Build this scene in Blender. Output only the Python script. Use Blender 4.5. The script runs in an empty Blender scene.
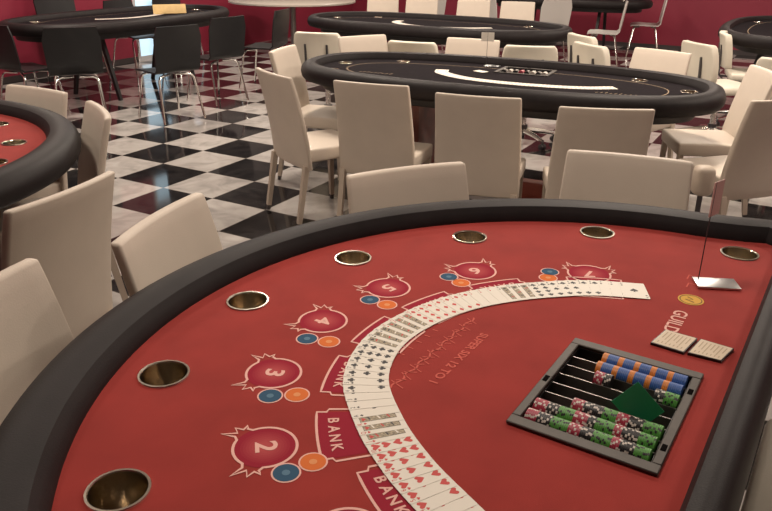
import bpy, bmesh, math, random
from mathutils import Vector, Matrix, geometry
random.seed(7)
C = bpy.context.scene.collection
PI = math.pi
R = math.radians

# ------------------------------------------------------------------ materials
def mat(name, col, rough=.5, metal=0., spec=.5, noise=0., nscale=30., bump=0., bscale=200., coat=0., sheen=0., trans=0.):
    m = bpy.data.materials.new(name); m.use_nodes = True
    nt = m.node_tree; b = nt.nodes['Principled BSDF']
    b.inputs['Roughness'].default_value = rough
    b.inputs['Metallic'].default_value = metal
    b.inputs['Specular IOR Level'].default_value = spec
    b.inputs['Coat Weight'].default_value = coat
    b.inputs['Sheen Weight'].default_value = sheen
    b.inputs['Transmission Weight'].default_value = trans
    c = (*col, 1)
    b.inputs['Base Color'].default_value = c
    tc = nt.nodes.new('ShaderNodeTexCoord')
    if noise:
        n = nt.nodes.new('ShaderNodeTexNoise'); n.inputs['Scale'].default_value = nscale; n.inputs['Detail'].default_value = 5
        r = nt.nodes.new('ShaderNodeValToRGB')
        r.color_ramp.elements[0].color = tuple(max(0, x*(1-noise)) for x in col)+(1,)
        r.color_ramp.elements[1].color = tuple(min(1, x*(1+noise)) for x in col)+(1,)
        r.color_ramp.elements[0].position = .3; r.color_ramp.elements[1].position = .7
        nt.links.new(tc.outputs['Object'], n.inputs['Vector']); nt.links.new(n.outputs['Fac'], r.inputs['Fac'])
        nt.links.new(r.outputs['Color'], b.inputs['Base Color'])
    if bump:
        n = nt.nodes.new('ShaderNodeTexNoise'); n.inputs['Scale'].default_value = bscale; n.inputs['Detail'].default_value = 4
        bp = nt.nodes.new('ShaderNodeBump'); bp.inputs['Strength'].default_value = bump; bp.inputs['Distance'].default_value = .002
        nt.links.new(tc.outputs['Object'], n.inputs['Vector']); nt.links.new(n.outputs['Fac'], bp.inputs['Height'])
        nt.links.new(bp.outputs['Normal'], b.inputs['Normal'])
    return m

def emit(name, col, s):
    m = bpy.data.materials.new(name); m.use_nodes = True
    b = m.node_tree.nodes['Principled BSDF']
    b.inputs['Base Color'].default_value = (*col, 1); b.inputs['Emission Color'].default_value = (*col, 1)
    b.inputs['Emission Strength'].default_value = s; b.inputs['Roughness'].default_value = .2
    return m

M = dict(
    felt_red=mat('red_felt', (.30, .033, .027), .92, spec=.15, noise=.10, nscale=9, bump=.25, bscale=900, sheen=.08),
    felt_black=mat('black_felt', (.0105, .0078, .0095), .95, spec=.08, noise=.15, nscale=20, bump=.2, bscale=900),
    rail=mat('black_vinyl', (.013, .0098, .0102), .55, spec=.2, noise=.2, nscale=14, bump=.25, bscale=320),
    skirt=mat('black_laminate', (.014, .012, .013), .5),
    wood=mat('mahogany', (.17, .036, .022), .35, noise=.45, nscale=7, coat=.2),
    leather=mat('cream_leather', (.60, .52, .435), .48, spec=.4, noise=.04, nscale=6, bump=.2, bscale=260),
    office=mat('white_leather', (.66, .61, .51), .42, spec=.4, noise=.04, nscale=6, bump=.15, bscale=260),
    legwhite=mat('cream_wrapped_leg', (.50, .42, .34), .5),
    foot=mat('dark_plastic_foot', (.05, .045, .045), .5),
    chrome=mat('chrome', (.86, .84, .80), .2, 1.), alu=mat('brushed_aluminium', (.72, .72, .72), .3, 1.),
    brass=mat('warm_steel', (.86, .79, .68), .22, 1.),
    cupin=mat('cup_inner_steel', (.44, .37, .28), .2, 1.),
    steel=mat('grey_metal', (.30, .28, .26), .38, .85),
    darksteel=mat('dark_metal', (.10, .095, .10), .35, .8),
    tray=mat('pewter_tray', (.08, .07, .062), .55, .3, noise=.12, nscale=40),
    well=mat('black_plastic', (.012, .010, .010), .35),
    shellb=mat('black_shell', (.012, .012, .013), .38, noise=.1, nscale=10),
    shellw=mat('white_shell', (.55, .52, .49), .35),
    pale=mat('pale_laminate', (.44, .39, .34), .35),
    paper=mat('card_white', (.72, .67, .585), .5),
    ink=mat('black_ink', (.03, .028, .03), .6),
    redink=mat('red_ink', (.52, .035, .03), .6),
    face=mat('court_print', (.30, .25, .17), .6, noise=.75, nscale=260),
    pink=mat('pink_print', (.78, .45, .39), .9, spec=.1),
    lowpink=mat('faded_pink_print', (.56, .12, .095), .9, spec=.1),
    dkprint=mat('rose_print', (.30, .022, .04), .9, spec=.1),
    blueprint=mat('blue_print', (.045, .10, .165), .9, spec=.1),
    bluepale=mat('pale_blue_print', (.11, .20, .28), .9, spec=.1), orangepale=mat('pale_orange_print', (.72, .30, .13), .9, spec=.1), orangeprint=mat('orange_print', (.66, .17, .05), .9, spec=.1),
    gold=mat('gold_print', (.62, .36, .07), .8, spec=.2),
    brownprint=mat('brown_print', (.16, .08, .02), .8),
    tanline=mat('tan_print', (.30, .22, .14), .9),
    cblue=mat('blue_chip', (.035, .105, .34), .45), corange=mat('orange_chip', (.62, .20, .03), .45),
    cred=mat('red_chip', (.36, .03, .06), .45), cblack=mat('black_chip', (.016, .014, .015), .45),
    cgreen=mat('green_chip', (.085, .29, .05), .45), cwhite=mat('white_chip_spot', (.62, .56, .5), .45),
    cutgreen=mat('green_plastic', (.03, .45, .20), .4), hole=mat('dark_hole', (.008, .007, .007), .9, spec=0.),
    board=mat('beige_print', (.62, .51, .38), .6), boardline=mat('tan_ink', (.42, .32, .22), .7),
    ochre=mat('ochre_board', (.66, .46, .20), .6, noise=.08, nscale=20),
    wall=mat('crimson_paint', (.25, .020, .044), .5, noise=.05, nscale=2),
    trim=mat('dark_trim', (.05, .04, .04), .5), ceil=mat('ceiling_paint', (.40, .36, .32), .8), greywall=mat('grey_paint', (.20, .19, .19), .6, noise=.06, nscale=2),
    frame=mat('white_frame', (.55, .55, .56), .4), navy=mat('navy_panel', (.03, .03, .12), .4),
    day=emit('frosted_daylight_glass', (.50, .70, .84), 1.0), sunlit=emit('bright_daylight_glass', (.72, .86, 1.), 2.2),
    lampm=emit('lamp_diffuser', (1., .80, .58), 9.),
    signpink=mat('pink_card', (.70, .45, .42), .5), )

# pomegranate body print: rose with a paler centre (part of the printed design)
def floor_mat():
    m = bpy.data.materials.new('checker_tiles'); m.use_nodes = True
    nt = m.node_tree; N = nt.nodes; L = nt.links; b = N['Principled BSDF']
    tc = N.new('ShaderNodeTexCoord')
    chk = N.new('ShaderNodeTexChecker'); chk.inputs['Scale'].default_value = 1.
    L.new(tc.outputs['UV'], chk.inputs['Vector'])
    def noise(sc, det, dist=0.):
        n = N.new('ShaderNodeTexNoise'); n.inputs['Scale'].default_value = sc; n.inputs['Detail'].default_value = det
        n.inputs['Distortion'].default_value = dist; L.new(tc.outputs['Object'], n.inputs['Vector']); return n
    n1 = noise(5., 8., 1.4); n2 = noise(1.1, 3.)
    r = N.new('ShaderNodeValToRGB'); e = r.color_ramp.elements
    e[0].position = .3; e[0].color = (.31, .29, .275, 1); e[1].position = .75; e[1].color = (.50, .475, .45, 1)
    x = e.new(.53); x.color = (.44, .41, .385, 1)
    L.new(n1.outputs['Fac'], r.inputs['Fac'])
    r2 = N.new('ShaderNodeValToRGB'); e = r2.color_ramp.elements
    e[0].position = .4; e[0].color = (.010, .009, .010, 1); e[1].position = .8; e[1].color = (.034, .030, .030, 1)
    L.new(n1.outputs['Fac'], r2.inputs['Fac'])
    mx = N.new('ShaderNodeMix'); mx.data_type = 'RGBA'
    L.new(chk.outputs['Fac'], mx.inputs['Factor']); L.new(r.outputs['Color'], mx.inputs[6]); L.new(r2.outputs['Color'], mx.inputs[7])
    # grout
    br = N.new('ShaderNodeTexBrick'); br.offset = 0.; br.inputs['Scale'].default_value = 1.
    br.inputs['Brick Width'].default_value = 1.; br.inputs['Row Height'].default_value = 1.
    br.inputs['Mortar Size'].default_value = .006; br.inputs['Mortar Smooth'].default_value = 0.
    L.new(tc.outputs['UV'], br.inputs['Vector'])
    mx2 = N.new('ShaderNodeMix'); mx2.data_type = 'RGBA'; mx2.inputs[7].default_value = (.16, .14, .125, 1)
    L.new(br.outputs['Fac'], mx2.inputs['Factor']); L.new(mx.outputs[2], mx2.inputs[6])
    L.new(mx2.outputs[2], b.inputs['Base Color'])
    b.inputs['Roughness'].default_value = .07; b.inputs['Specular IOR Level'].default_value = .5
    mr = N.new('ShaderNodeMapRange'); mr.inputs[3].default_value = .035; mr.inputs[4].default_value = .13
    L.new(n2.outputs['Fac'], mr.inputs[0]); L.new(mr.outputs[0], b.inputs['Roughness'])
    return m
M['floor'] = floor_mat()

# ------------------------------------------------------------------ mesh builder
class MB:
    def __init__(self): self.bm = bmesh.new(); self.mats = []
    def mi(self, m):
        m = M[m] if isinstance(m, str) else m
        if m not in self.mats: self.mats.append(m)
        return self.mats.index(m)
    def face(self, pts, m, smooth=False):
        f = self.bm.faces.new([self.bm.verts.new(p) for p in pts]); f.material_index = self.mi(m); f.smooth = smooth; return f
    def box(self, c, s, m, bevel=0., seg=2, rot=None):
        i = self.mi(m); t = bmesh.new()
        bmesh.ops.create_cube(t, size=1.); bmesh.ops.scale(t, vec=s, verts=t.verts)
        if bevel: bmesh.ops.bevel(t, geom=t.edges[:], offset=bevel, segments=seg, profile=.5, affect='EDGES')
        if rot is not None: bmesh.ops.transform(t, matrix=rot, verts=t.verts)
        bmesh.ops.translate(t, vec=c, verts=t.verts)
        self.merge(t, i, bool(bevel))
        return self
    def merge(self, t, i, smooth=False):
        vm = {v: self.bm.verts.new(v.co) for v in t.verts}
        for f in t.faces:
            try: g = self.bm.faces.new([vm[v] for v in f.verts])
            except ValueError: continue
            g.material_index = i; g.smooth = smooth
        t.free()
    def loft(self, rings, m, closed=True, cap=True, smooth=True):
        i = self.mi(m)
        vs = [[self.bm.verts.new(p) for p in r] for r in rings]
        n = len(vs[0])
        for a, b in zip(vs[:-1], vs[1:]):
            for k in range(n if closed else n-1):
                f = self.bm.faces.new([a[k], a[(k+1) % n], b[(k+1) % n], b[k]]); f.material_index = i; f.smooth = smooth
        if cap:
            for r, fl in ((vs[0], True), (vs[-1], False)):
                f = self.bm.faces.new(r[::-1] if fl else r); f.material_index = i
        return self
    def tube(self, pts, rad, m, n=10, cap=True, square=False):
        pts = [Vector(p) for p in pts]; rings = []
        rs = rad if isinstance(rad, (list, tuple)) else [rad]*len(pts)
        prev = None
        for k, p in enumerate(pts):
            d = (pts[min(k+1, len(pts)-1)]-pts[max(k-1, 0)]).normalized()
            if prev is None:
                ref = Vector((0, 0, 1)) if abs(d.z) < .9 else Vector((1, 0, 0))
                a = d.cross(ref).normalized()
            else: a = (prev-d*prev.dot(d)).normalized()
            prev = a; b = d.cross(a)
            nn = 4 if square else n; off = PI/4 if square else 0
            rings.append([p+a*math.cos(off+2*PI*j/nn)*rs[k]+b*math.sin(off+2*PI*j/nn)*rs[k] for j in range(nn)])
        return self.loft(rings, m, True, cap, not square)
    def lathe(self, prof, m, c=(0, 0, 0), n=28, cap=False):
        rings = [[(c[0]+r*math.cos(2*PI*j/n), c[1]+r*math.sin(2*PI*j/n), c[2]+z) for j in range(n)] for r, z in prof]
        return self.loft(rings, m, True, cap, True)
    def cyl(self, c, r, h, m, n=24): return self.lathe([(r, 0), (r, h)], m, c, n, True)
    def build(self, name, parent=None, sharp=40):
        bmesh.ops.recalc_face_normals(self.bm, faces=self.bm.faces[:])
        me = bpy.data.meshes.new(name); self.bm.to_mesh(me); self.bm.free()
        for m in self.mats: me.materials.append(m)
        try: me.set_sharp_from_angle(angle=R(sharp))
        except Exception: pass
        o = bpy.data.objects.new(name, me); C.objects.link(o)
        if parent is not None: o.parent = parent
        return o

def tag(o, label=None, cat=None, group=None, kind=None):
    if label: o['label'] = label
    if cat: o['category'] = cat
    if group: o['group'] = group
    if kind: o['kind'] = kind
    return o
def thing(name, label, cat, loc=(0, 0, 0), rz=0., group=None):
    o = bpy.data.objects.new(name, None); C.objects.link(o); o.empty_display_size = .1
    o.location = loc; o.rotation_euler = (0, 0, rz)
    return tag(o, label, cat, group)
def dup(root, loc, rz, label=None, group=None):
    r = root.copy(); C.objects.link(r); r.location = loc; r.rotation_euler = (0, 0, rz)
    if label: r['label'] = label
    if group: r['group'] = group
    for ch in list(root.children):
        c = ch.copy(); C.objects.link(c); c.parent = r
        for g in list(ch.children):
            d = g.copy(); C.objects.link(d); d.parent = c
    return r
def struct(o): o['kind'] = 'structure'; return o

# text -> list of polygons (2D), cached
_tc = {}
def text_polys(s, size, off=0.):
    key = (s, size, off)
    if key in _tc: return _tc[key]
    cu = bpy.data.curves.new('tmp', 'FONT'); cu.body = s; cu.size = size; cu.align_x = 'CENTER'; cu.align_y = 'CENTER'
    cu.resolution_u = 3; cu.offset = off
    o = bpy.data.objects.new('tmp', cu); C.objects.link(o)
    dg = bpy.context.evaluated_depsgraph_get(); ev = o.evaluated_get(dg); me = ev.to_mesh()
    res = [[(me.vertices[i].co.x, me.vertices[i].co.y) for i in p.vertices] for p in me.polygons]
    ev.to_mesh_clear(); bpy.data.objects.remove(o); bpy.data.curves.remove(cu)
    _tc[key] = res
    return res
def put_text(mb, s, size, c, ang, z, m, sx=1., off=0.):
    ca, sa = math.cos(ang), math.sin(ang)
    for p in text_polys(s, size, off):
        mb.face([(c[0]+x*sx*ca-y*sa, c[1]+x*sx*sa+y*ca, z) for x, y in p], m)
def strip(mb, pts, w, z, m, closed=False):
    n = len(pts); P = [Vector(p) for p in pts]; L_, R_ = [], []
    for k in range(n):
        a = P[(k-1) % n] if closed or k else P[k]; b = P[(k+1) % n] if closed or k < n-1 else P[k]
        d = (b-a); d = d.normalized() if d.length else Vector((1, 0)); nn = Vector((-d.y, d.x))*w/2
        L_.append(P[k]+nn); R_.append(P[k]-nn)
    for k in range(n if closed else n-1):
        j = (k+1) % n
        mb.face([(*L_[k], z), (*R_[k], z), (*R_[j], z), (*L_[j], z)], m)
def disc(mb, c, r, z, m, n=24, sx=1., ang=0.):
    ca, sa = math.cos(ang), math.sin(ang)
    mb.face([(c[0]+r*sx*math.cos(t)*ca-r*math.sin(t)*sa, c[1]+r*sx*math.cos(t)*sa+r*math.sin(t)*ca, z) for t in [2*PI*k/n for k in range(n)]], m)

# ------------------------------------------------------------------ the setting
K = Vector((-.73, 15.48)); U = Vector((.873, -.488)); V = Vector((.488, .873))
UL, VL, CH = 12.5, 16.2, 3.0
ROT = math.atan2(U.y, U.x)
def rp(u, v, z=0.):                       # room coordinates: u along the back wall, v towards the camera
    p = K+U*u-V*v; return (p.x, p.y, z)
def rbox(name, u0, u1, v0, v1, z0, z1, m, parent=None):
    mb = MB(); c = rp((u0+u1)/2, (v0+v1)/2, (z0+z1)/2)
    mb.box(c, (u1-u0, v1-v0, z1-z0), m, rot=Matrix.Rotation(ROT, 4, 'Z'))
    return mb.build(name, parent)
fl = MB(); fl.face([rp(-.1, -.1), rp(UL+.1, -.1), rp(UL+.1, VL+.1), rp(-.1, VL+.1)], 'floor')
fl = struct(fl.build('floor'))
uvl = fl.data.uv_layers.new(name='UVMap'); TS = .4401; yw = R(-29.23)
for lp in fl.data.loops:
    p = fl.data.vertices[lp.vertex_index].co
    uvl.data[lp.index].uv = (8.4465+21+(math.cos(yw)*p.x+math.sin(yw)*p.y)/TS, -8.9569+40+(-math.sin(yw)*p.x+math.cos(yw)*p.y)/TS)
struct(rbox('ceiling', -.1, UL+.1, -.1, VL+.1, CH, CH+.1, 'ceil'))
struct(rbox('wall_back', -.1, UL+.1, -.1, 0, 0, CH, 'wall'))
struct(rbox('wall_front', -.1, UL+.1, VL, VL+.1, 0, CH, 'wall'))
struct(rbox('wall_right', UL, UL+.1, 0, VL, 0, CH, 'wall'))
# left wall with a glazed door and a window
vd0, vd1, vw0, vw1 = 5.02, 5.62, 4.42, 4.96     # measured from the far corner
wl = struct(rbox('wall_left', -.1, 0, vd1, VL, 0, CH, 'wall'))
def wpiece(*a):
    o = rbox('wall_left_piece', *a); return o
mb = MB()
for (a, b, z0, z1) in ((0, vw0, 0, CH), (vw0, vw1, 0, 1.0), (vw0, vw1, 1.75, CH), (vw1, vd0, 0, CH), (vd0, vd1, 2.15, 2.3), (vd0, vd1, 2.8, CH)):
    mb.box(rp(-.05, (a+b)/2, (z0+z1)/2), (.1, b-a, z1-z0), 'greywall', rot=Matrix.Rotation(ROT, 4, 'Z'))
struct(mb.build('wall_left_far'))
def glazed(name, a, b, z0, z1, glass, bars):
    mb = MB(); rm = Matrix.Rotation(ROT, 4, 'Z'); w = .06
    for (p, q, s, t) in ((a, a+w, z0, z1), (b-w, b, z0, z1), (a+w, b-w, z0, z0+w), (a+w, b-w, z1-w, z1)):
        mb.box(rp(-.04, (p+q)/2, (s+t)/2), (.06, q-p, t-s), 'frame', rot=rm)
    for z in bars: mb.box(rp(-.04, (a+b)/2, z), (.05, b-a-2*w, .05), 'frame', rot=rm)
    o = struct(mb.build(name))
    g = MB(); g.box(rp(-.05, (a+b)/2, (z0+z1)/2), (.012, b-a-2*w, z1-z0-2*w), glass, rot=rm)
    g.build('pane', o); return o
glazed('door_1', vd0, vd1, 0., 2.15, 'day', (1.0,))
glazed('window_1', vw0, vw1, 1.0, 1.75, 'sunlit', ())
glazed('window_2', vd0, vd1, 2.3, 2.8, 'day', ())
struct(rbox('baseboard_back', .015, UL-.015, .0, .015, 0, .07, 'trim'))
struct(rbox('trim_1', 0., .02, .02, vd0-.02, 0, .92, 'wall'))
struct(rbox('baseboard_left', 0., .015, vd1+.02, VL-.015, 0, .07, 'trim'))

# ------------------------------------------------------------------ tables
def d_outline():                          # felt edge of the D table; X along the dealer side, Y towards the players
    pts = []; r = 1.004
    def corner(cx, cy, rad, a0, a1, n=6): return [(cx+rad*math.cos(R(a0+(a1-a0)*k/n)), cy+rad*math.sin(R(a0+(a1-a0)*k/n))) for k in range(n+1)]
    a = 4.5
    arc = [(r*math.cos(R(t)), r*math.sin(R(t))) for t in [a+(180-2*a)*k/56 for k in range(57)]]
    right = [(1.012, .03), (1.03, -.04)] + [(1.05-.05+.05*math.cos(R(t)), -.081+.05*math.sin(R(t))) for t in (0, -30, -60, -90)]
    left = [(-x, y) for x, y in right]
    # counter-clockwise: dealer side left->right, right corner, arc, left corner
    dealer = [(-.9+1.8*k/14, -.131) for k in range(15)]
    return dealer+right[::-1]+arc+left
def oval_outline(L, W, n=72, e=2.5):
    o = []
    for k in range(n):
        t = 2*PI*k/n; c, s = math.cos(t), math.sin(t)
        o.append((L/2*math.copysign(abs(c)**(2/e), c), W/2*math.copysign(abs(s)**(2/e), s)))
    return o
def resample(pts, n):
    P = [Vector(p) for p in pts]; d = [0.]
    for k in range(len(P)): d.append(d[-1]+(P[(k+1) % len(P)]-P[k]).length)
    out = []; j = 0
    for k in range(n):
        s = d[-1]*k/n
        while d[j+1] < s: j += 1
        t = (s-d[j])/max(1e-9, d[j+1]-d[j]); out.append(P[j].lerp(P[(j+1) % len(P)], t))
    return out
def normals(P):
    n = len(P); N = []
    for k in range(n):
        d = P[(k+1) % n]-P[(k-1) % n]; d.normalize(); N.append(Vector((d.y, -d.x)))   # outward for ccw
    return N
FZ = .78
def rail_mesh(P, wf):
    N = normals(P); prof = [(-.004, -.012), (.000, .012), (.010, .030), (.14, .043), (.36, .05), (.60, .047), (.82, .035), (.95, .012), (1.0, -.012), (.96, -.038), (.84, -.058), (.6, -.066), (.2, -.066)]
    mb = MB(); i = mb.mi('rail'); rows = []
    for k, p in enumerate(P):
        w = wf(p)
        rows.append([mb.bm.verts.new((*(p+N[k]*(d*w if d > .05 else d)), FZ+z)) for d, z in prof])
    n = len(prof)
    for k in range(len(P)):
        a, b = rows[k], rows[(k+1) % len(P)]
        for j in range(n):
            f = mb.bm.faces.new([a[j], a[(j+1) % n], b[(j+1) % n], b[j]]); f.material_index = i; f.smooth = True
    return mb
def felt_mesh(P, holes, m):
    mb = MB(); bm = mb.bm; edges = []
    for lp in [list(P)]+holes:
        vs = [bm.verts.new((p[0], p[1], FZ)) for p in lp]
        for k in range(len(vs)): edges.append(bm.edges.new((vs[k], vs[(k+1) % len(vs)])))
    r = bmesh.ops.triangle_fill(bm, use_beauty=True, use_dissolve=False, edges=edges)
    faces = bm.faces[:]
    i = mb.mi(m)
    for f in faces: f.material_index = i
    bmesh.ops.recalc_face_normals(bm, faces=faces)
    if faces and faces[0].normal.z < 0: bmesh.ops.reverse_faces(bm, faces=faces)
    ext = bmesh.ops.extrude_face_region(bm, geom=faces)
    vs = [e for e in ext['geom'] if isinstance(e, bmesh.types.BMVert)]
    # extruded copy goes down; the original stays as the top
    bmesh.ops.translate(bm, vec=(0, 0, -.018), verts=vs)
    for f in bm.faces: f.material_index = i
    return mb
def circ(c, r, n=28): return [(c[0]+r*math.cos(-2*PI*k/n), c[1]+r*math.sin(-2*PI*k/n)) for k in range(n)]
def cup(c, parent):
    f = MB()
    f.lathe([(.0445, .001), (.046, .0035), (.050, .0035), (.0515, .0008), (.0515, .0002), (.0445, .0002)], 'brass', (c[0], c[1], FZ), 36)
    o = f.build('cup_holder', parent)
    g = MB(); g.lathe([(.0447, .002), (.0437, -.004), (.0425, -.068), (.040, -.072), (.0005, -.072)], 'cupin', (c[0], c[1], FZ), 36)
    g.build('cup_insert', o, sharp=60)
    return o
def underside(P, parent, posts, foot, wooden=True):
    N = normals(P); mb = MB(); i = mb.mi('skirt')
    rings = []
    for d, z in ((-.03, FZ-.02), (-.03, .665), (-.036, .655)):
        rings.append([(*(p+n*d), z) for p, n in zip(P, N)])
    mb.loft(rings, 'skirt', True, False, False)
    mb.face([(*(p+n*-.036), .655) for p, n in zip(P, N)][::-1], 'skirt')
    mb.build('apron', parent)
    if not wooden:                                  # slim black trestle legs
        for (x, y) in posts:
            for q in (-1, 1):
                mb = MB(); mb.tube([(x, y+q*.16, .66), (x, y+q*.34, 0)], [.03, .024], 'skirt', square=True); mb.build('leg', parent)
        return
    for (x, y) in posts:
        mb = MB(); mb.box((x, y, .385), (.10, foot*.62, .53), 'wood', .008)
        mb.box((x, y, .06), (.13, foot, .12), 'wood', .012)
        mb.build('pedestal', parent)
    (xa, ya), (xb, yb) = posts
    mb = MB(); mb.box(((xa+xb)/2, (ya+yb)/2, .075), (abs(xb-xa)-.14, .09, .13), 'wood', .008); mb.build('stretcher', parent)

A1R = R(57.66); C0 = Vector((.465, 1.155))
def toloc(p, c=C0, a=A1R):
    d = Vector(p)-c; return Vector((d.x*math.cos(a)+d.y*math.sin(a), -d.x*math.sin(a)+d.y*math.cos(a)))
def toworld(p, c=C0, a=A1R): return c+Vector((p[0]*math.cos(a)-p[1]*math.sin(a), p[0]*math.sin(a)+p[1]*math.cos(a)))

# pomegranate outline: a round body with two three-pointed crowns
def pomegranate(r=.054):
    # counter-clockwise from the right-hand crown; +Y is the player side
    cr = [(-20, 1.0), (-14, 1.15), (-18, 1.32), (-8, 1.2), (-2, 1.46), (4, 1.2), (16, 1.62), (13, 1.15), (20, 1.0)]
    pts = [(33+d, k) for d, k in cr]
    pts += [(t, 1.) for t in range(60, 122, 6)]
    pts += [(147-d, k) for d, k in cr[::-1]]
    pts += [(t, 1.) for t in range(172, 370, 6)]
    return [(r*k*math.cos(R(t)), r*k*math.sin(R(t))) for t, k in pts]
POM = pomegranate()
ROSE = [mat('rose_print_%s' % 'abcdefgh'[q], (.30+.02*q, .022+.008*q, .04+.006*q), .9, spec=.1) for q in range(8)]
def red_table(label, c, ang, detailed):
    t = thing('gaming_table', label, 'table', (c[0], c[1], 0), ang)
    P = resample(d_outline(), 150)
    if detailed:
        cups = [toloc(p) for p in ((-.412, .919), (-.435, 1.256), (-.327, 1.582), (-.089, 1.849), (.243, 2.015), (.627, 2.064), (.985, 1.913))]
    else:
        cups = [Vector((.878*math.cos(R(x)), .878*math.sin(R(x)))) for x in (30, 52, 74, 94, 114, 140.5, 162)]
    holes = [circ(p, .0455) for p in cups]
    if detailed:
        tc = toloc((.426, 1.189)); hx, hy = .168, .118
        holes.append([(tc.x-hx, tc.y-hy), (tc.x-hx, tc.y+hy), (tc.x+hx, tc.y+hy), (tc.x+hx, tc.y-hy)])
    fm = felt_mesh(P, holes, 'felt_red')
    z1, z2, z3 = FZ+.0004, FZ+.0007, FZ+.0010
    if detailed:
        spots = [(-.05, .832), (-.201, 1.032), (-.22, 1.266), (-.141, 1.488), (.006, 1.666), (.233, 1.776), (.529, 1.765)]
        blues = [None, (-.157, .966), (-.215, 1.185), (-.168, 1.405), (-.037, 1.598), (.162, 1.736), (.429, 1.775)]
        orans = [None, (-.116, .994), (-.165, 1.19), (-.12, 1.393), (.004, 1.572), (.19, 1.70), (.417, 1.737)]
        for k, s in enumerate(spots):
            p = toloc(s); up = Vector((-p.x, -p.y)); a = math.atan2(up.y, up.x)-PI/2     # glyph up = towards the dealer
            tw = (R(8), R(8), 0, 0, 0, 0, R(-6))[k]; ca, sa = math.cos(a+PI+tw), math.sin(a+PI+tw)
            tr = lambda q: (p.x+q[0]*ca-q[1]*sa, p.y+q[0]*sa+q[1]*ca)
            disc(fm, p, .054, z1, 'dkprint', 40)
            for q in range(1, 9): disc(fm, p, .052-.005*q, z1+.00003*q, ROSE[q-1], 32)
            strip(fm, [tr(q) for q in POM], .0050, z2, 'pink', True)
            put_text(fm, str(k+1), .052, p, a, z3, 'pink', 1.15, .0012)
        for lst, m in ((blues, 'blueprint'), (orans, 'orangeprint')):
            for q in lst:
                if q is None: continue
                p = toloc(q); disc(fm, p, .0245, z1+.0002, 'pink', 24); disc(fm, p, .0215, z1+.0004, m, 24); disc(fm, p, .007, z1+.0006, 'bluepale' if m == 'blueprint' else 'orangepale', 10)
        # BANK panels: arcs in front of each seat
        def bank(a0, a1, ri, ro, dx=0.):
            def pt(r, a): return toloc((C0.x+dx+r*math.cos(R(a)), C0.y+r*math.sin(R(a))))
            am = (a1-a0)
            outer = [pt(ro, a0+am*k/10) for k in range(11)]; inner = [pt(ri, a1-am*k/10) for k in range(11)]
            notch = lambda a, s: [pt(ro-.018, a), pt(ro-.022, a+s*.9), pt(ri+.022, a+s*.9), pt(ri+.018, a)]
            loop = outer+notch(a1, 1)+inner+notch(a0, -1)[::-1]
            for k in range(10): fm.face([(*outer[k], z1), (*outer[k+1], z1), (*inner[9-k], z1), (*inner[10-k], z1)], 'dkprint')
            strip(fm, loop, .0048, z2, 'pink', True)
            inn = [pt(ri+.0, a0+am*.27), pt(ri+.03, a0+am*.27), pt(ri+.03, a0+am*.73), pt(ri, a0+am*.73)]
            strip(fm, inn, .0042, z2, 'pink')
            for ch, s in zip('BANK', (.20, .40, .60, .79)):
                q = pt((ro+ri)/2+.027, a0+am*s); w = pt((ro+ri)/2-.05, a0+am*s); up = w-q
                put_text(fm, ch, .028, q, math.atan2(up.y, up.x)-PI/2, z3, 'pink', 1., .0006)
        for a0 in (-148, -164.6+0, -184.5, -204, -223.5, -244, -270): bank(a0-13.4, a0, .475, .588, .05 if a0 == -148 else 0.)
        # printed lines of writing along the dealer side
        q = toloc((.155, 1.335)); put_text(fm, 'SUPER SIX 12 TO 1', .026, q, PI, z2, 'lowpink', 1.12, .0007)
        o0, o1 = toloc((.012, 1.217)), toloc((.203, 1.511))
        dd = o1-o0; nn = Vector((-dd.y, dd.x)).normalized(); pts = [o0+dd*(k/40)+nn*(.004*math.sin(k*1.1)) for k in range(41)]
        strip(fm, pts, .004, z2, 'lowpink')
        for k in range(1, 20):
            b = o0+dd*(k/20); h = (.017, .026, .012, .022)[k % 4]; sl = dd.normalized()*.006*(1 if k % 2 else -1)
            strip(fm, [b-nn*h*.8-sl, b+nn*h*.55+sl], .0025, z2, 'lowpink')
        for k in range(5):
            b = toloc((.035+.019*k, 1.345+.026*k)); strip(fm, [b-nn*.007, b+nn*.007], .003, z2, 'lowpink')
        g = toloc((.739, 1.618)); disc(fm, g, .030, z2, 'gold', 32, 1.0); strip(fm, [(g.x+.025*math.cos(2*PI*k/24), g.y+.025*math.sin(2*PI*k/24)) for k in range(24)], .0025, z3, 'brownprint', True)
        strip(fm, [g+Vector(v) for v in ((-.012, -.010), (-.004, .012), (.004, -.004), (.012, .010))], .004, z3, 'brownprint')
        put_text(fm, 'GUILD', .044, toloc((.662, 1.507)), PI, z2, 'pink', .95, .0006)
        strip(fm, [toloc(v) for v in ((.775, 1.74), (.79, 1.765), (.81, 1.745))], .004, z2, 'lowpink')
        strip(fm, [toloc(v) for v in ((.755, 1.69), (.77, 1.715), (.785, 1.70))], .004, z2, 'lowpink')
    fm.build('felt', t)
    def wf(p):
        if p.y > -.10: return .136
        return .074
    rail_mesh(P, wf).build('rail', t)
    for p in cups: cup(p, t)
    underside(P, t, [(-.62, .38), (.62, .38)], .55)
    return t
T1 = red_table('large near gaming table with red felt, numbered betting spots and padded black rail', C0, A1R, True)
T2C = (-2.375, 2.71)
red_table('red felt gaming table cut off by the left edge, with plain felt', T2C, R(-32.3-90+30), False)

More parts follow.
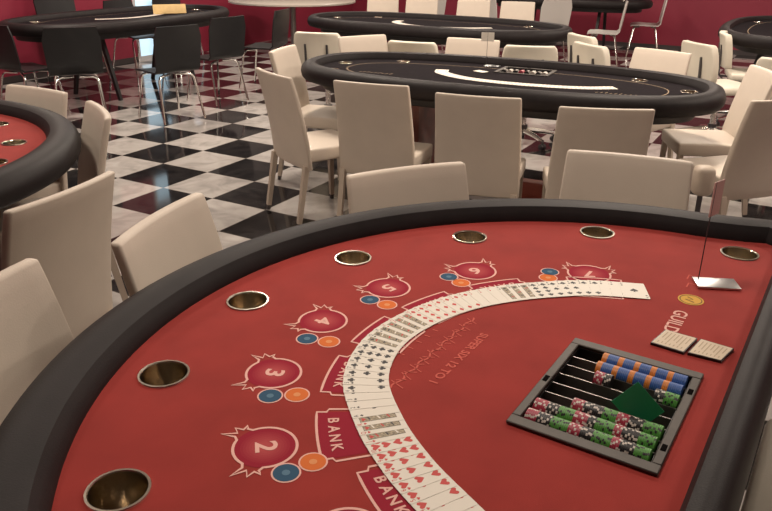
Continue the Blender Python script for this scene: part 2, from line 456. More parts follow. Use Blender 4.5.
def oval_table(label, c, ang, L=2.5, W=1.12, hole=None, wooden=False):
    t = thing('poker_table', label, 'table', (c[0], c[1], 0), R(ang))
    P = resample(oval_outline(L-.22, W-.22), 120)
    hl, hw = (L-.22)/2, (W-.22)/2
    cups = [Vector((hl*.88*math.cos(R(a)), hw*.84*math.sin(R(a)))) for a in ()]
    base = oval_outline(2*(hl-.085), 2*(hw-.085), 200)
    cups = [Vector(base[int(a/360*200)]) for a in (8, 50, 130, 172, 205, 235, 262, 290, 316, 340)]
    fm = felt_mesh(P, [circ(p, .0455) for p in cups]+([hole] if hole else []), 'felt_black')
    lo = resample(oval_outline(2*(hl-.20), 2*(hw-.16)), 96)
    strip(fm, lo, .006, FZ+.0005, 'tanline', True)
    for x in (-hl*.62, hl*.62):                   # faint tan ornament where the print cannot be read
        for k in range(9):
            strip(fm, [(x-.11+k*.027, -.20), (x-.10+k*.027, -.20+.02+.008*(k % 3))], .006, FZ+.0005, 'tanline')
    fm.build('felt', t)
    rail_mesh(P, lambda p: .115).build('rail', t)
    for p in cups: cup(p, t)
    underside(P, t, [(-hl*.40, 0), (hl*.48, 0)], .62, wooden)
    return t
T3C, T3A = (.69, 4.80), -25
T4C, T4A = (.46, 8.10), -29
T5C, T5A = (-2.87, 8.47), 62
T7C, T7A = (2.75, 12.05), -29
T8C, T8A = (4.10, 7.95), 61
T3T = toloc((.92, 5.06), Vector(T3C), R(T3A))
T3H = [(T3T.x-.167, T3T.y-.117), (T3T.x-.167, T3T.y+.117), (T3T.x+.167, T3T.y+.117), (T3T.x+.167, T3T.y-.117)]
oval_table('middle black oval gaming table with cream chairs all around it', T3C, T3A, 2.70, 1.28, T3H, True)
oval_table('black oval gaming table behind the middle one, with its own white card fan', T4C, T4A, 2.92, 1.36)
oval_table('black oval gaming table at the far left among black chairs', T5C, T5A, 2.85, 1.35)
oval_table('black gaming table at the far back, behind two white shell chairs', T7C, T7A, 2.5, 1.2)
oval_table('black gaming table cut off by the right edge, by the red wall', T8C, T8A, 2.6, 1.25)
# pale round table at the back
t = thing('round_table', 'pale round table at the back, beyond the black chairs', 'table', (-1.45, 11.75, 0))
mb = MB(); mb.lathe([(.001, .725), (.93, .725), (.95, .732), (.95, .752), (.94, .76), (.001, .76)], 'pale', n=48); mb.build('table_top', t)
mb = MB(); mb.cyl((0, 0, .03), .045, .695, 'steel'); mb.build('pole', t)
mb = MB(); mb.lathe([(.30, 0), (.30, .015), (.05, .03), (.001, .03)], 'steel'); mb.build('base', t)

# ------------------------------------------------------------------ chairs
def slab(mb, secs, th, m, nx=9, curve=.02):
    """padded back: secs = [(z, y, halfwidth)], curved round the sitter"""
    i = mb.mi(m); t = bmesh.new(); fr, bk = [], []
    for z, y, hw in secs:
        a, b = [], []
        for k in range(nx):
            s = -1+2*k/(nx-1); yy = y+curve*(s*s)
            a.append(t.verts.new((s*hw, yy, z))); b.append(t.verts.new((s*hw, yy-th, z)))
        fr.append(a); bk.append(b)
    n = len(secs)
    for r in range(n-1):
        for k in range(nx-1):
            t.faces.new([fr[r][k], fr[r][k+1], fr[r+1][k+1], fr[r+1][k]]); t.faces.new([bk[r][k+1], bk[r][k], bk[r+1][k], bk[r+1][k+1]])
        t.faces.new([fr[r][0], fr[r+1][0], bk[r+1][0], bk[r][0]]); t.faces.new([fr[r][-1], bk[r][-1], bk[r+1][-1], fr[r+1][-1]])
    for k in range(nx-1):
        t.faces.new([fr[0][k], bk[0][k], bk[0][k+1], fr[0][k+1]]); t.faces.new([fr[-1][k], fr[-1][k+1], bk[-1][k+1], bk[-1][k]])
    bmesh.ops.recalc_face_normals(t, faces=t.faces[:])
    ed = [e for e in t.edges if len(e.link_faces) == 2 and e.link_faces[0].normal.angle(e.link_faces[1].normal) > R(50)]
    bmesh.ops.bevel(t, geom=ed, offset=min(.011, th*.3), segments=3, profile=.5, affect='EDGES')
    mb.merge(t, i, True)
def make_dining():
    t = thing('dining_chair', 'x', 'chair')
    mb = MB(); slab(mb, [(.345, -.170, .226), (.42, -.178, .226), (.52, -.190, .225), (.64, -.212, .222), (.76, -.240, .218), (.84, -.262, .216), (.885, -.275, .214)], .032, 'leather')
    mb.build('backrest', t)
    mb = MB(); mb.box((0, .02, .425), (.41, .40, .08), 'leather', .014, 3); mb.build('seat', t)
    for s in (-1, 1):
        for pts in ([(s*.182, .195, .39), (s*.184, .200, 0.03)], [(s*.203, -.186, .37), (s*.207, -.245, .03)]):
            mb = MB(); mb.tube(pts, [.023, .018], 'legwhite', square=True); l = mb.build('leg', t)
            e = Vector(pts[1]); d = (e-Vector(pts[0])).normalized()
            mb = MB(); mb.tube([e, (e.x+d.x*.029, e.y+d.y*.029, 0)], [.015, .013], 'foot', square=True); mb.build('foot_tip', l)
    return t
def make_office():
    t = thing('swivel_chair', 'x', 'swivel chair')
    mb = MB(); mb.box((0, .02, .47), (.45, .44, .065), 'office', .026, 3)
    mb.build('seat', t)
    mb = MB(); slab(mb, [(.54, -.215, .195), (.58, -.222, .213), (.67, -.232, .218), (.76, -.248, .216), (.815, -.260, .205), (.84, -.268, .185)], .06, 'office', 11, .03)
    mb.build('backrest', t)
    for s in (-1, 1):
        mb = MB(); mb.tube([(s*.10, -.05, .432), (s*.10, -.24, .434), (s*.10, -.283, .48), (s*.10, -.288, .60), (s*.10, -.298, .74)], .012, 'darksteel', square=True); mb.build('back_support', t)
    mb = MB(); mb.box((0, .0, .428), (.22, .24, .022), 'darksteel', .004); mb.build('seat_plate', t)
    mb = MB(); mb.cyl((0, 0, .10), .024, .32, 'chrome'); mb.cyl((0, 0, .10), .038, .06, 'darksteel'); mb.build('gas_column', t)
    for k in range(5):
        a = 2*PI*k/5+.3; c, s = math.cos(a), math.sin(a)
        mb = MB(); mb.tube([(c*.03, s*.03, .115), (c*.18, s*.18, .095), (c*.28, s*.28, .075)], [.024, .019, .014], 'chrome', 8); arm = mb.build('base_arm', t)
        mb = MB()
        for o in (-.013, .013):
            rings = [[(c*.28-s*w+c*.026*math.cos(q)*1, s*.28+c*w+s*.026*math.cos(q), .027+.026*math.sin(q)) for q in [2*PI*j/12 for j in range(12)]] for w in (o-.009, o+.009)]
            mb.loft(rings, 'darksteel')
        mb.box((c*.28, s*.28, .058), (.02, .02, .03), 'darksteel'); mb.build('caster', arm)
    return t
def make_shell(mshell, label_cat='chair'):
    t = thing('shell_chair', 'x', label_cat)
    prof = [(.225, .425), (.20, .440), (.10, .446), (.0, .440), (-.10, .440), (-.165, .452), (-.200, .485), (-.218, .54), (-.232, .64), (-.248, .76), (-.262, .865)]
    mb = MB(); i = mb.mi(mshell); nx = 9; tb = bmesh.new(); rows = []
    for k, (y, z) in enumerate(prof):
        hw = .225 if k < 6 else .225+.005*(k-6)
        if k in (0, len(prof)-1): hw *= .86
        rows.append([tb.verts.new((s*hw, y+(.018*s*s if k > 6 else 0), z+(.012*s*s if k < 5 else 0))) for s in [-1+2*j/(nx-1) for j in range(nx)]])
    for a, b in zip(rows[:-1], rows[1:]):
        for j in range(nx-1): tb.faces.new([a[j], a[j+1], b[j+1], b[j]])
    bmesh.ops.recalc_face_normals(tb, faces=tb.faces[:])
    bmesh.ops.solidify(tb, geom=tb.faces[:], thickness=.014)
    mb.merge(tb, i, True); mb.build('shell', t, 50)
    for s in (-1, 1):
        for y0, y1 in ((.16, .235), (-.13, -.225)):
            mb = MB(); mb.tube([(s*.03, y0*.6, .424), (s*.13, y0, .424), (s*.165, y0*1.04, .412), (s*.182, y0*1.12, .38), (s*.215, y1, .006)], .011, 'chrome', 8)
            mb.build('leg', t)
    return t

def ang(d): return math.atan2(d[1], d[0])-PI/2         # local +Y faces d
def from_top(M_, d):                                   # from the middle of the top edge of the back and the facing direction
    d = Vector(d).normalized(); return Vector(M_)+d*.275, ang(d)
G1_, G2_, G3_ = 'cream chairs at the near red table', 'cream chairs at the left red table', 'cream chairs at the middle black table'
first = {}
def place(kind, pos, rz, label, group):
    if kind not in first:
        t = {'d': make_dining, 'o': make_office, 'b': lambda: make_shell('shellb'), 'w': lambda: make_shell('shellw')}[kind]()
        first[kind] = t; t.location = (pos[0], pos[1], 0); t.rotation_euler = (0, 0, rz); t['label'] = label; t['group'] = group; return t
    return dup(first[kind], (pos[0], pos[1], 0), rz, label, group)
def din(M_, d, label, group): p, r = from_top(M_, d); return place('d', p, r, label, group)
din((.065, 2.365), (.42, -.905), 'cream leather chair tucked under the curved rail at the middle of the near table', G1_)
din((.855, 2.56), (-.345, -.938), 'cream leather chair facing the near red table, rightmost along its far rail', G1_)
din((-.612, 1.885), (.965, -.26), 'cream leather chair turned toward the near table, standing on open checkered floor', G1_)
din((-.865, 1.38), (.98, -.18), 'cream leather chair cut by the left edge, facing the near red table', G1_)
din((-.955, 2.101), (-.936, .352), 'large cream chair seen from behind, facing the left red table', G2_)
din((-1.265, 3.24), (-.86, -.51), 'narrow-looking cream chair seen side-on at the rounded end of the left red table', G2_)
din((-1.737, 3.701), (-.477, -.879), 'cream chair facing us across the left red table', G2_)
din((-.655, 4.27), (.83, .56), 'cream chair seen side-on on the checkered floor, left of the middle black table', G3_)
din((-.094, 3.964), (.36, .933), 'cream chair back, leftmost of three along the middle black table near rail', G3_)
din((.439, 3.651), (.30, .954), 'cream chair back, centre of three along the middle black table near rail', G3_)
din((1.0, 3.385), (.10, .995), 'cream chair back, rightmost of three along the middle black table near rail', G3_)
din((1.965, 3.66), (-.30, .954), 'brownish shaded chair back at the right edge behind the near red table', G3_)
din((2.28, 4.58), (-.995, .09), 'cream chair facing left with its seat showing, beside the brownish chair back', G3_)
din((-.739, 5.306), (.966, -.26), 'cream chair front tilted at the left end of the middle black table', G3_)
din((-.212, 6.10), (.525, -.85), 'cream chair front just behind the far left rail of the middle black table', G3_)
din((.662, 5.98), (-.426, -.905), 'wide cream chair front behind the small sign on the middle black table', G3_)
din((1.949, 5.43), (-.74, -.673), 'cream chair front at the far right rail of the middle black table', G3_)
G4_ = 'cream chairs at the black table behind the middle one'
din((.45, 10.6), (-.2, -.98), 'cream chair beyond the second black table, left of two tall cream backs', G4_)
din((1.12, 10.3), (-.25, -.97), 'tall cream chair back beyond the second black table, left of a pair', G4_)
din((1.66, 10.05), (-.25, -.97), 'tall cream chair back beyond the second black table, right of a pair', G4_)
din((-.08, 10.9), (-.1, -.99), 'cream chair beyond the second black table, leftmost of the row behind it', G4_)
O_ = 'white padded swivel chairs'
def off(p, d, label): return place('o', p, ang(d), label, O_)
off((-.56, 6.98), (.25, .97), 'white padded swivel chair with two dark back bars, behind left end of middle table')
off((.28, 6.40), (.35, .94), 'white swivel chair back half hidden behind the cream chair at the far left rail')
off((1.15, 6.24), (.15, .99), 'white swivel chair back right of the wide cream chair behind the middle table')
off((1.86, 6.22), (.93, .36), 'white swivel chair turned sideways, nearer of two behind the right of the middle table')
off((1.95, 6.85), (.93, .3), 'white swivel chair right of the second black table, behind the sideways one')
off((2.80, 6.35), (.97, .25), 'white swivel chair with dark back bar, left of two by the red wall')
off((3.36, 7.02), (.95, -.3), 'white swivel chair by the red wall, tucked to the end of the right black table')
off((2.98, 5.60), (.55, .83), 'white swivel chair at the right edge, below the right black table')
off((1.04, 1.24), (-.845, .535), 'pale swivel chair at the dealer side of the near table, lower right')
# small round stool
t = thing('stool', 'small pale stool on a dark post between the cream chairs at right', 'stool', (1.565, 3.54, 0))
mb = MB(); mb.box((0, 0, .50), (.095, .095, .15), 'legwhite', .03, 3); mb.build('seat', t)
mb = MB(); mb.cyl((0, 0, .02), .013, .41, 'darksteel'); mb.build('post', t)
mb = MB(); mb.lathe([(.16, 0), (.16, .012), (.03, .03), (.001, .03)], 'darksteel'); mb.build('base', t)
B_ = 'black shell chairs at the far left'
def blk(p, d, label): return place('b', p, ang(d), label, B_)
blk((-3.36, 7.02), (.55, .84), 'black shell chair cut by the left edge, at the end of the far left table')
blk((-2.84, 6.86), (-.40, .92), 'black shell chair seen from behind, just above the cream chair at the left red table')
blk((-2.05, 7.03), (-.72, .69), 'black shell chair seen from behind below the ochre board, with long chrome legs')
blk((-1.80, 7.90), (-.80, .60), 'black shell chair seen from behind, right of the ochre board')
blk((-1.42, 8.75), (-.97, .24), 'black shell chair seen from the side beside the pale round table')
big = blk((-3.72, 9.05), (.85, -.52), 'black shell chair against the red wall behind the left half of the far left table')
blk((-3.22, 9.72), (.85, -.52), 'black shell chair near the glass door, behind the far left table')
blk((-2.95, 10.85), (.8, -.6), 'black shell chair beyond the right end of the far left table')
big.scale = (1.12, 1.12, 1.17)
W_ = 'white shell chairs at the back'
def wht(p, d, label): return place('w', p, ang(d), label, W_)
wht((2.98, 10.65), (-.96, .28), 'white shell chair in side view against the red wall, nearer of two')
wht((3.92, 11.80), (-.96, .28), 'white shell chair in side view against the red wall, farther of two')
wht((2.26, 11.05), (-.3, .95), 'white shell chair under the black table at the far back, its back toward us')
wht((1.62, 11.3), (.9, .4), 'white shell chair at the left end of the black table at the far back')
wht((.55, 12.0), (-.5, .85), 'white shell chair standing at the far back left of the last black table')

# ------------------------------------------------------------------ playing cards
CW, CHT = .0630, .0885
def card_base(mb, th=.0003):
    pts = []
    for cx, cy, a0 in ((CW/2-.003, CHT/2-.003, 0), (-CW/2+.003, CHT/2-.003, 90), (-CW/2+.003, -CHT/2+.003, 180), (CW/2-.003, -CHT/2+.003, 270)):
        for k in range(4): pts.append((cx+.003*math.cos(R(a0+30*k)), cy+.003*math.sin(R(a0+30*k))))
    mb.loft([[(x, y, 0) for x, y in pts], [(x, y, th) for x, y in pts]], 'paper', True, True, False)
def pip_shape(s):
    if s == 'D': return [[(0, 1), (-.75, 0), (0, -1), (.75, 0)]]
    if s == 'H': return [[(0, -1), (.55, -.35), (.95, .2), (.95, .6), (.7, .9), (.35, .9), (0, .55), (-.35, .9), (-.7, .9), (-.95, .6), (-.95, .2), (-.55, -.35)]]
    if s == 'S': return [[(0, 1), (.55, .4), (.95, -.1), (.9, -.5), (.5, -.65), (.12, -.4), (.3, -1), (-.3, -1), (-.12, -.4), (-.5, -.65), (-.9, -.5), (-.95, -.1), (-.55, .4)]]
    c = lambda x, y: [(x+.46*math.cos(2*PI*k/10), y+.46*math.sin(2*PI*k/10)) for k in range(10)]
    return [c(0, .5), c(-.5, -.15), c(.5, -.15), [(.1, .2), (-.1, .2), (-.28, -1), (.28, -1)]]
LAY = {1: [(0, 0)], 2: [(0, 1), (0, -1)], 3: [(0, 1), (0, 0), (0, -1)], 4: [(-1, 1), (1, 1), (-1, -1), (1, -1)], 5: [(-1, 1), (1, 1), (0, 0), (-1, -1), (1, -1)],
       6: [(x, y) for x in (-1, 1) for y in (-1, 0, 1)], 7: [(x, y) for x in (-1, 1) for y in (-1, 0, 1)]+[(0, .5)], 8: [(x, y) for x in (-1, 1) for y in (-1, 0, 1)]+[(0, .5), (0, -.5)],
       9: [(x, y) for x in (-1, 1) for y in (-1, -.34, .34, 1)]+[(0, 0)], 10: [(x, y) for x in (-1, 1) for y in (-1, -.34, .34, 1)]+[(0, .67), (0, -.67)]}
def make_card(rank, suit, index=True):
    mb = MB(); card_base(mb); ink = 'redink' if suit in 'HD' else 'ink'; z = .00042
    def pip(x, y, s, flip):
        f = -1 if flip else 1
        for poly in pip_shape(suit): mb.face([(x+s*px*f, y+s*py*f, z) for px, py in poly], ink)
    if rank <= 10:
        for x, y in LAY[rank]: pip(x*.0145, y*.029, (.0082 if suit == 'H' else .0074) if rank > 1 else .010, y < 0)
    else:
        a, b = .0195, .0335
        mb.face([(-a, -b, z-.00004), (a, -b, z-.00004), (a, b, z-.00004), (-a, b, z-.00004)], 'face')
        strip(mb, [(-a, -b), (a, -b), (a, b), (-a, b)], .0012, z, 'ink', True)
        for k in range(3): strip(mb, [(-a+.004, -b+.012+k*.018), (a-.004, -b+.022+k*.018)], .003, z, ('ink', 'redink', 'paper')[(k+rank) % 3])
        pip(-.0125, .026, .0045, False); pip(.0125, -.026, .0045, True)
    lab = {1: 'A', 11: 'J', 12: 'Q', 13: 'K'}.get(rank, str(rank))
    for f in (1, -1):
        put_text(mb, lab, .0125, (-.0255*f, .036*f), 0 if f == 1 else PI, z, ink, .8)
        pip(-.0255*f, .026*f, .0030, f < 0)
    return mb.build('playing_card')
RN = {1: 'ace', 2: 'two', 3: 'three', 4: 'four', 5: 'five', 6: 'six', 7: 'seven', 8: 'eight', 9: 'nine', 10: 'ten', 11: 'jack', 12: 'queen', 13: 'king'}
SN = dict(S='spades', D='diamonds', C='clubs', H='hearts')
def smooth_path(pts, n=24):
    P = [Vector(p) for p in pts]; P = [P[0]*2-P[1]]+P+[P[-1]*2-P[-2]]; out = []
    for k in range(1, len(P)-2):
        for j in range(n):
            t = j/n; a, b, c, d = P[k-1:k+3]
            out.append(.5*((2*b)+(c-a)*t+(2*a-5*b+4*c-d)*t*t+(-a+3*b-3*c+d)*t**3))
    out.append(P[-2]); return out
def walk(path, s):
    for a, b in zip(path[:-1], path[1:]):
        l = (b-a).length
        if s <= l: return a.lerp(b, s/l), (b-a).normalized()
        s -= l
    return path[-1]+(path[-1]-path[-2]).normalized()*s, (path[-1]-path[-2]).normalized()
order = [(r, 'S') for r in range(1, 14)]+[(r, 'D') for r in range(1, 14)]+[(r, 'C') for r in range(13, 0, -1)]+[(r, 'H') for r in range(13, 0, -1)]
def lay_fan(path, step, z, mk, lab, group, tilt=.0175):
    """index 0 is the top card, at the start of the path; each next one slides out beneath it"""
    for k in range(52):
        p, d = walk(path, k*step)
        a = math.atan2(-d.y, -d.x)          # local +X points back to the start, +Y outwards
        o = mk(k); o.matrix_world = Matrix.Translation((p.x, p.y, z+tilt*CW/2+.0002))@Matrix.Rotation(a, 4, 'Z')@Matrix.Rotation(tilt, 4, 'Y')
        tag(o, lab(k), 'playing card', group)
ctr = [(.615, 1.664), (.52, 1.675), (.434, 1.669), (.304, 1.640), (.177, 1.583), (.065, 1.49), (-.008, 1.38), (-.036, 1.245), (-.008, 1.105), (.038, .990), (.093, .895), (.155, .80), (.23, .70), (.32, .60)]
lay_fan(smooth_path(ctr), .0254, FZ+.0014, lambda k: make_card(*order[k]),
        lambda k: 'face-up %s of %s in the white card fan on the near red table' % (RN[order[k][0]], SN[order[k][1]]), 'fanned deck on the near red table')
plain = {}
def plain_card(k):
    key = k % 4
    if key not in plain:
        mb = MB(); card_base(mb)
        for x, y in LAY[5]:
            for poly in pip_shape('SDCH'[key]): mb.face([(x*.0145+.006*px, y*.029+.006*py, .0004) for px, py in poly], 'redink' if key % 2 else 'ink')
        plain[key] = mb.build('playing_card'); return plain[key]
    o = plain[key].copy(); C.objects.link(o); return o
def fan_on(c, a, pts, step, what):
    path = smooth_path([toworld(p, Vector(c), R(a)) for p in pts])
    lay_fan(path, step, FZ+.001, plain_card, lambda k: 'playing card in the white card fan on the %s' % what, 'fanned deck on the '+what)
def inv(c, a, pts): return [toloc(p, Vector(c), R(a)) for p in pts]
fan_on(T3C, T3A, inv(T3C, T3A, [(1.33, 4.49), (1.20, 4.475), (1.04, 4.50), (.813, 4.575), (.60, 4.69), (.45, 4.82), (.36, 4.98), (.365, 5.10)]), .0246, 'middle black table')
fan_on(T4C, T4A, [(.62, .02), (.40, -.14), (.1, -.22), (-.2, -.18), (-.42, -.02), (-.47, .13), (-.46, .2)], .0262, 'black table behind the middle one')
fan_on(T5C, T5A, inv(T5C, T5A, [(-2.60, 9.45), (-2.60, 9.1), (-2.66, 8.75), (-2.80, 8.45), (-3.0, 8.28), (-3.25, 8.2)]), .0275, 'black table at the far left')

# ------------------------------------------------------------------ chip trays
def tray_thing(label, c, a, L=.363, W=.265, rows=8, cradles=range(8)):
    """X runs across the rows (along the dealer side), Y along each row"""
    t = thing('chip_tray', label, 'chip tray', (c[0], c[1], 0), a)
    hx, hy = L/2, W/2; ix, iy = L/2-.026, W/2-.017
    mb = MB(); z0, z1 = FZ+.0005, FZ+.0075
    for (x, y, sx, sy) in ((-(hx+ix)/2, 0, hx-ix, W), ((hx+ix)/2, 0, hx-ix, W), (0, (hy+iy)/2, 2*ix, hy-iy), (0, -(hy+iy)/2, 2*ix, hy-iy)):
        mb.box((x, y, (z0+z1)/2), (sx, sy, z1-z0), 'tray', .0018, 1)
    mb.build('frame', t)
    mb = MB(); d = .037; th = .002
    mb.box((0, 0, FZ-d), (2*ix, 2*iy, th), 'well')
    for s in (-1, 1):
        mb.box((s*(ix-.001), 0, FZ-d/2), (th, 2*iy, d), 'well'); mb.box((0, s*(iy-.001), FZ-d/2), (2*ix, th, d), 'well')
    for k in cradles: mb.box((ix-2*ix*(k+.5)/rows, 0, FZ-.0295), (2*ix/rows-.0016, 2*iy-.004, .0125), 'well')
    mb.build('well', t)
    for k in range(1, rows):
        mb = MB(); mb.box((-ix+2*ix*k/rows, 0, FZ-.0190), (.0014, 2*iy-.004, .034), 'steel'); tag(mb.build('divider', t), 'thin silver divider')
    for (x, y, sx, sy) in ((-.01, (hy+iy)/2, .022, .009), (hx-.085, -(hy+iy)/2, .020, .009), (-hx+.075, -(hy+iy)/2, .020, .009)):
        mb = MB(); mb.box((x, y, z1+.0001), (sx, sy, .0010), 'hole'); tag(mb.build('slot', t), 'dark finger slot in the frame')
    return t, ix, iy
chipmesh = {}
def chip(col):
    if col in chipmesh:
        o = bpy.data.objects.new(chipmesh[col].name.split('.')[0], chipmesh[col].data); C.objects.link(o); return o
    mb = MB(); n = 24; r = .0185; th = .0034; b = mb.mi(col); w = mb.mi('cwhite' if col in ('cred', 'cblack') else ('cblack' if col == 'cgreen' else col))
    rings = [[mb.bm.verts.new((rr*math.cos(2*PI*k/n), y, rr*math.sin(2*PI*k/n))) for k in range(n)] for rr, y in ((r-.0004, 0), (r, .0004), (r, th-.0004), (r-.0004, th))]
    for q in range(3):
        for k in range(n):
            f = mb.bm.faces.new([rings[q][k], rings[q][(k+1) % n], rings[q+1][(k+1) % n], rings[q+1][k]]); f.material_index = w if k % 4 == 0 else b; f.smooth = True
    for rg in (rings[0], rings[-1]): f = mb.bm.faces.new(rg); f.material_index = b
    o = mb.build('casino_chip'); chipmesh[col] = o; return o
CN = dict(cblue='blue', corange='orange', cred='red and white', cblack='black and white', cgreen='green')
TRAYC, TRAYA = (.426, 1.189), A1R
tray, ix, iy = tray_thing('pewter chip tray filled with colourful chips, sunk in the near red table', TRAYC, TRAYA, cradles=(0, 1, 2, 5, 6, 7))
def row_x(k, rows=8): return ix-2*ix*(k+.5)/rows          # row 0 is farthest from the camera
rowsd = {
    0: (.25, [('corange', 3), ('cblue', 6)]*5+[('cblue', 1)]),
    1: (.25, [('corange', 3), ('cblue', 6)]*5+[('cblue', 1)]),
    2: (.29, [('cred', 5), ('cblack', 4), None, ('cblack', 5), ('cgreen', 7)]),
    5: (.27, [('cred', 6), ('cblack', 10), ('cgreen', 7), ('cred', 6), ('cblack', 7), ('cgreen', 9)]),
    6: (.01, [('cred', 7), ('cblack', 6), ('cgreen', 8), ('cred', 7), ('cblack', 4), ('cgreen', 9), ('cred', 4), ('cblack', 8), ('cgreen', 8)]),
    7: (.01, [('cred', 6), ('cblack', 7), ('cgreen', 9), ('cred', 6), ('cblack', 6), ('cgreen', 9), ('cred', 4), ('cblack', 7), ('cgreen', 8)])}
PN = {0: 'farthest row', 1: 'second farthest row', 2: 'third farthest row', 5: 'third nearest row', 6: 'second nearest row', 7: 'nearest row'}
span = 2*iy-.006
for k, (st, seq) in rowsd.items():
    x = row_x(k); y = iy-.003-st*span
    for it in seq:
        if it is None: y = -iy+.003+12*.0036+.001; continue
        for j in range(it[1]):
            if y-.0036 < -iy+.003: break
            o = chip(it[0]); p = toworld((x, y-.0035), Vector(TRAYC), TRAYA)
            o.matrix_world = Matrix.Translation((p.x, p.y, FZ-.0232+.0003+.0185))@Matrix.Rotation(TRAYA, 4, 'Z')@Matrix.Rotation(R(random.uniform(0, 360)), 4, 'Y')
            tag(o, '%s chip in the %s of the near chip tray' % (CN[it[0]], PN[k]), 'casino chip', '%s chips, %s of the near tray' % (CN[it[0]], PN[k]))
            y -= .0036
# green cut card leaning in the tray
A_ = Vector((.4615, 1.158, .838)); dl = Vector((.414, 1.162, .787))-A_; dr = Vector((.513, 1.126, .787))-A_
nn = dl.cross(dr).normalized()
mb = MB(); q = [A_, A_+dl*.88, A_+dl*.88+dr*.88, A_+dr*.88]
mb.loft([[p-nn*.0004 for p in q], [p+nn*.0004 for p in q]], 'cutgreen', True, True, False)
tag(mb.build('cut_card'), 'plain green plastic card leaning corner-up in the near chip tray', 'cut card')
# tray on the middle table
t2, jx, jy = tray_thing('small chip tray on the middle black table', (.92, 5.06), R(T3A))
for k in range(8):
    xs = -jx+2*jx*(k+.5)/8
    for j in range(10):
        o = chip('cred' if k == 3 else ('cwhite' if k % 2 else 'cblack')); p = toworld((xs, -.05+j*.0045), Vector((t2.location.x, t2.location.y)), R(T3A))
        o.matrix_world = Matrix.Translation((p.x, p.y, FZ-.0232+.0003+.0185))@Matrix.Rotation(R(T3A), 4, 'Z')@Matrix.Rotation(R(random.uniform(0, 360)), 4, 'Y')
        n_ = 'red and white' if k == 3 else ('pale' if k % 2 else 'black and white')
        tag(o, n_+' chip in the small tray on the middle black table', 'casino chip', n_+' chips in the tray on the middle table')

# ------------------------------------------------------------------ small things on the tables
def rule_card(pts, label):
    P = [Vector((*p, FZ)) for p in pts]; c = sum(P, Vector())/4
    o = thing('printed_card', label, 'card', (c.x, c.y, FZ+.0005))
    L_ = [p-c for p in P]
    mb = MB(); mb.loft([[Vector((v.x, v.y, 0)) for v in L_], [Vector((v.x, v.y, .006)) for v in L_]], 'well', True, True, False); mb.build('backing', o)
    mb = MB(); s = [v*.94 for v in L_]
    mb.loft([[Vector((v.x, v.y, .0058)) for v in s], [Vector((v.x, v.y, .0066)) for v in s]], 'board', True, True, False)
    for k in range(7):
        f = (k+1)/8; a = s[0].lerp(s[1], f); b = s[3].lerp(s[2], f)
        strip(mb, [a.lerp(b, .12).to_2d(), a.lerp(b, .55+.1*(k % 3)).to_2d()], .0022, .0069, 'boardline')
        strip(mb, [a.lerp(b, .78).to_2d(), a.lerp(b, .90).to_2d()], .0022, .0069, 'boardline')
    tag(mb.build('printed_face', o), 'beige face with rows of tan lines')
    return o
rule_card([(.621, 1.455), (.677, 1.416), (.625, 1.355), (.569, 1.396)], 'beige printed card by the chip tray, left of two')
rule_card([(.683, 1.4145), (.738, 1.3735), (.690, 1.322), (.633, 1.3545)], 'beige printed card by the chip tray, right of two')
def stand(c, ang_, h, cardw, cardh, cm, pl, label, camt=0., off=0.):
    t = thing('sign_stand', label, 'sign', (c[0], c[1], FZ+.0013), ang_)
    mb = MB(); mb.box((0.045, 0, .003), (.105, .062, .006), 'alu', .002); mb.build('base_plate', t)
    mb = MB(); mb.tube([(0, 0, .006), (0, 0, h)], .0014, 'darksteel', 6); mb.build('rod', t)
    mb = MB(); mb.box((0, 0, h-cardh/2), (.002, .002, .002), cm)
    r = Matrix.Rotation(camt, 4, 'Z'); mb.box((off*math.cos(camt), off*math.sin(camt), h-cardh/2), (cardw, .0016, cardh), cm, rot=r)
    mb.build('sign_card', t); return t
stand((.79, 1.71), R(-6), .268, .048, .088, 'signpink', None, 'thin sign stand with chrome foot and small pink card on the near red table', R(46), .016)
stand((.684, 5.303), R(-29), .225, .088, .060, 'paper', None, 'thin sign stand with a small white card on the middle black table', R(20))
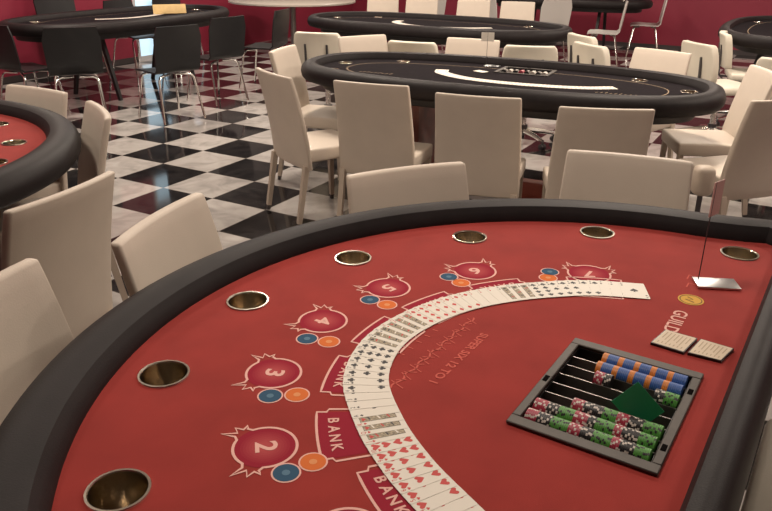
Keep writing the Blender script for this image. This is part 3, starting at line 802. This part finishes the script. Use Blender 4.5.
for c, l in (((.62, 5.06), 'loose white card lying beside the chip tray on the middle black table'),):
    mb = MB(); card_base(mb); o = mb.build('playing_card'); o.location = (c[0], c[1], FZ+.001); o.rotation_euler = (0, 0, R(40)); tag(o, l, 'playing card')
t = thing('ochre_board', 'ochre board standing on the far left black table', 'board', (-2.52, 8.95, FZ+.0005), R(24))
mb = MB(); mb.box((0, 0, .055), (.37, .018, .105), 'ochre', .004, rot=Matrix.Rotation(R(-18), 4, 'X')); mb.build('panel', t)
mb = MB(); mb.box((0, .04, .008), (.30, .09, .016), 'ochre', .003); mb.build('foot', t)

# ------------------------------------------------------------------ light
def lamp(p, size, power, col=(1., .865, .735)):
    l = bpy.data.lights.new('ceiling_lamp', 'AREA'); l.energy = power; l.size = size; l.color = col; l.shape = 'DISK'
    o = bpy.data.objects.new('ceiling_lamp', l); C.objects.link(o); o.location = p; return o
for v, pw in ((2.2, 34), (5.2, 58), (8.2, 74), (11.6, 31)):
    for u in (2.0, 4.6, 7.2, 9.8): lamp(rp(u, v, CH-.03), .45, pw*(1 if v < 10 or u < 9 else .3))
w = bpy.data.worlds.new('World'); bpy.context.scene.world = w; w.use_nodes = True
w.node_tree.nodes['Background'].inputs[0].default_value = (.6, .75, .95, 1); w.node_tree.nodes['Background'].inputs[1].default_value = .3

# ------------------------------------------------------------------ camera
cam = bpy.data.cameras.new('camera'); co = bpy.data.objects.new('camera', cam); C.objects.link(co)
cam.sensor_width = 36.; cam.lens = 742.69/772*36; cam.clip_start = .02
pi_, ro = R(22.874), R(.668)
f = Vector((0, math.cos(pi_), -math.sin(pi_))); r = Vector((1, 0, 0)); u = r.cross(f)
r2 = r*math.cos(ro)+u*math.sin(ro); u2 = -r*math.sin(ro)+u*math.cos(ro)
co.matrix_world = Matrix(((r2.x, u2.x, -f.x, 0), (r2.y, u2.y, -f.y, 0), (r2.z, u2.z, -f.z, 1.57), (0, 0, 0, 1)))
s = bpy.context.scene; s.camera = co
s.view_settings.view_transform = 'Standard'; s.view_settings.look = 'None'; s.view_settings.gamma = 1.; s.view_settings.exposure = 0.
